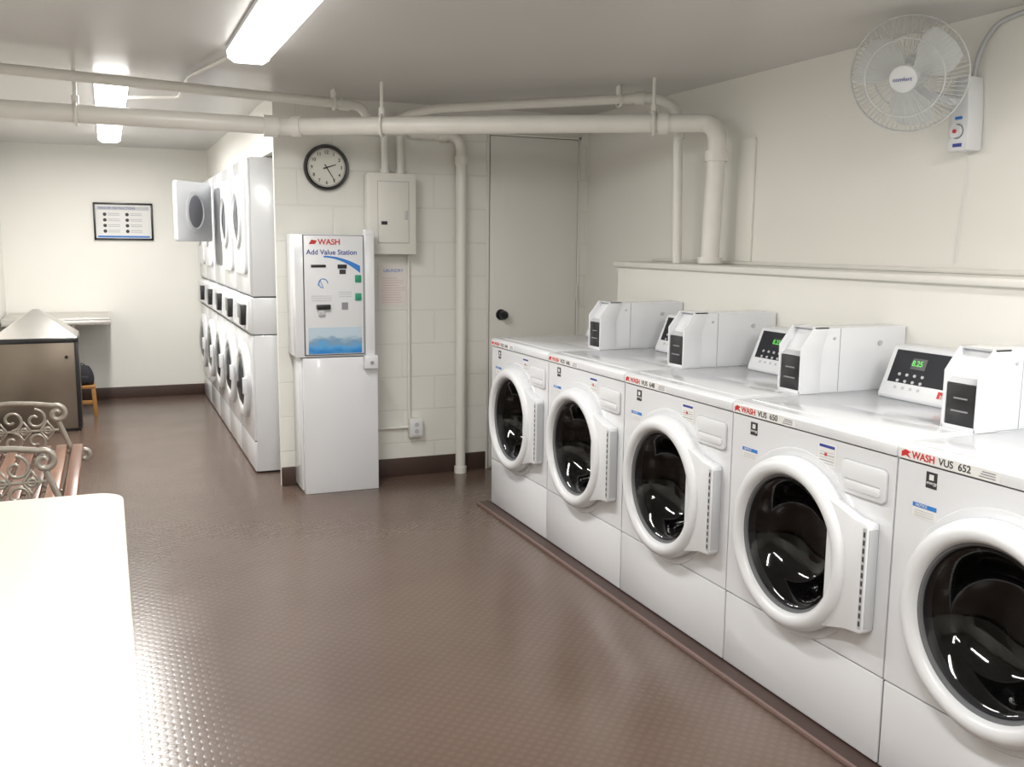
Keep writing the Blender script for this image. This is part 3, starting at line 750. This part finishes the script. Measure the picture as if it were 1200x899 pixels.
# ------------------------------------------------------------------ steel litter bin
tc_ = empty('trash_can', (-0.50, 7.88, 0))
box('body', (-0.275, -0.27, 0.02), (0.275, 0.27, 0.665), M['darksteel'], tc_, 0.006)
box('corner_post', (0.255, -0.278, 0.02), (0.283, -0.25, 0.665), M['black'], tc_, 0.004)
box('plinth', (-0.255, -0.25, 0.0), (0.255, 0.25, 0.03), M['black'], tc_, 0.004)
box('rim', (-0.285, -0.28, 0.655), (0.285, 0.28, 0.690), M['black'], tc_, 0.006)
bm = bmesh.new()
base = [bm.verts.new((sx*0.28, sy*0.275, 0.69)) for sx, sy in ((-1, -1), (1, -1), (1, 1), (-1, 1))]
top = [bm.verts.new((sx*0.02, sy*0.02, 0.885)) for sx, sy in ((-1, -1), (1, -1), (1, 1), (-1, 1))]
for i in range(4): bm.faces.new((base[i], base[(i+1) % 4], top[(i+1) % 4], top[i]))
bm.faces.new(top); bm.faces.new(list(reversed(base)))
bmesh.ops.recalc_face_normals(bm, faces=bm.faces); bevel_bm(bm, 0.006, 2)
me = bpy.data.meshes.new('pyramid_lid'); bm.to_mesh(me); bm.free(); auto_smooth(me); finish('pyramid_lid', me, M['steel'], tc_)
cyl('door_lock', (0.20, -0.272, 0.55), (0.20, -0.28, 0.55), 0.012, M['black'], tc_, 16)

# ------------------------------------------------------------------ steel utility table at the far wall
st = empty('steel_table', (-0.39, 8.72, -0.025))
box('top', (-0.385, -0.37, 0.775), (0.40, 0.365, 0.80), M['steel'], st, 0.004)
box('front_lip', (-0.385, -0.372, 0.745), (0.40, -0.35, 0.78), M['steel'], st, 0.003)
box('side_lip', (0.385, -0.37, 0.745), (0.402, 0.365, 0.78), M['steel'], st, 0.003)
for xx in (-0.36, 0.10):
    for yy in (0.10, 0.32):
        cyl('leg', (xx, yy, 0.025), (xx, yy, 0.78), 0.016, M['steel'], st, 16)

s_ = empty('step_stool', (-0.20, 8.30, 0))
box('seat', (-0.12, -0.10, 0.225), (0.07, 0.10, 0.25), M['yellow'], s_, 0.006)
for xx in (-0.105, 0.055):
    for yy in (-0.085, 0.085):
        prism('leg', [(xx-0.014, 0.227), (xx+0.014, 0.227), (xx+0.014+(0.012 if xx > 0 else -0.006), 0.0), (xx-0.014+(0.012 if xx > 0 else -0.006), 0.0)], 'y', yy-0.012, yy+0.012, M['yellow'], s_, 0.003)
box('rung', (-0.11, -0.093, 0.10), (0.065, -0.079, 0.13), M['yellow'], s_, 0.003)
bg = empty('backpack', (-0.22, 8.30, 0.2505))
bm = bmesh.new(); bmesh.ops.create_cube(bm, size=1)
bmesh.ops.subdivide_edges(bm, edges=list(bm.edges), cuts=4, use_grid_fill=True)
for vtx in bm.verts:
    q = vtx.co; z = q.z+0.5; tpr = 1-0.35*z**2
    nrm = q.normalized()*0.5; m_ = q.lerp(nrm, 0.45)
    vtx.co = Vector((m_.x*0.17*tpr*1.1, m_.y*0.14*tpr*1.1, max(0, (m_.z+0.42))*0.17))
me = bpy.data.meshes.new('bag_body'); bm.to_mesh(me); bm.free(); finish('bag_body', me, M['bag'], bg, smooth=True)
box('front_pocket', (-0.05, -0.088, 0.012), (0.05, -0.045, 0.075), M['bag'], bg, 0.014, 3)
tubes('carry_loop', [[(0.025*math.cos(math.pi*i/10), 0, 0.138+0.028*math.sin(math.pi*i/10)) for i in range(11)]], 0.004, M['bag'], bg)

# ------------------------------------------------------------------ framed poster on the far wall
fp = empty('framed_poster', (0.155, Y_F-0.001, 1.555))
fw_, fh_ = 0.24, 0.160
for nm, lo, hi in (('frame_top', (-fw_, -0.025, fh_-0.016), (fw_, 0, fh_)), ('frame_bottom', (-fw_, -0.025, -fh_), (fw_, 0, -fh_+0.016)), ('frame_left', (-fw_, -0.025, -fh_), (-fw_+0.016, 0, fh_)), ('frame_right', (fw_-0.016, -0.025, -fh_), (fw_, 0, fh_))):
    box(nm, lo, hi, M['black'], fp, 0.003)
box('print', (-fw_+0.01, -0.012, -fh_+0.01), (fw_-0.01, -0.002, fh_-0.01), M['paper'], fp)
box('print_header', (-0.21, -0.0135, 0.098), (0.21, -0.0115, 0.128), M['greyplastic'], fp)
text('print_title', 'WASHER INSTRUCTIONS', 0.026, (-0.05, -0.0145, 0.113), ROT_NY, M['navy'], fp, 'CENTER')
box('print_footer', (-0.21, -0.0135, -0.138), (0.21, -0.0115, -0.123), M['blue'], fp)
for cx in (-0.15, 0.03):
    for i in range(4):
        cyl('print_bullet', (cx, -0.0115, 0.06-i*0.048), (cx, -0.0135, 0.06-i*0.048), 0.015, M['ink'], fp, 16)
        for j in range(2):
            box('print_line', (cx+0.025, -0.0135, 0.066-i*0.048-j*0.014), (cx+0.12, -0.0115, 0.069-i*0.048-j*0.014), M['greyink'], fp)

# ------------------------------------------------------------------ world + camera
wd = bpy.data.worlds.new('world'); scene.world = wd; wd.use_nodes = True
wd.node_tree.nodes['Background'].inputs[0].default_value = (0.8, 0.8, 0.78, 1)
wd.node_tree.nodes['Background'].inputs[1].default_value = 0.1

yaw, pitch, roll = 0.4003, 0.1457, 0.0101
fw = Vector((math.sin(yaw)*math.cos(pitch), math.cos(yaw)*math.cos(pitch), -math.sin(pitch)))
rt = Vector((math.cos(yaw), -math.sin(yaw), 0)); up = rt.cross(fw)
r2 = rt*math.cos(roll)+up*math.sin(roll); u2 = -rt*math.sin(roll)+up*math.cos(roll)
cam = bpy.data.cameras.new('camera'); cam.sensor_width = 36; cam.lens = 1118.57*36/1200; cam.clip_start = 0.05
co = bpy.data.objects.new('camera', cam); COL.objects.link(co)
mw = Matrix((r2, u2, -fw)).transposed().to_4x4(); mw.translation = Vector((0, 0, 1.4))
co.matrix_world = mw
scene.camera = co
try:
    if '#ZOOM' + 'PATCH' not in open(__file__).read():
        with open('/tmp/base_v3.py', 'w') as fh: fh.write(open(__file__).read())
except Exception as ex:
    print('nosave', ex)
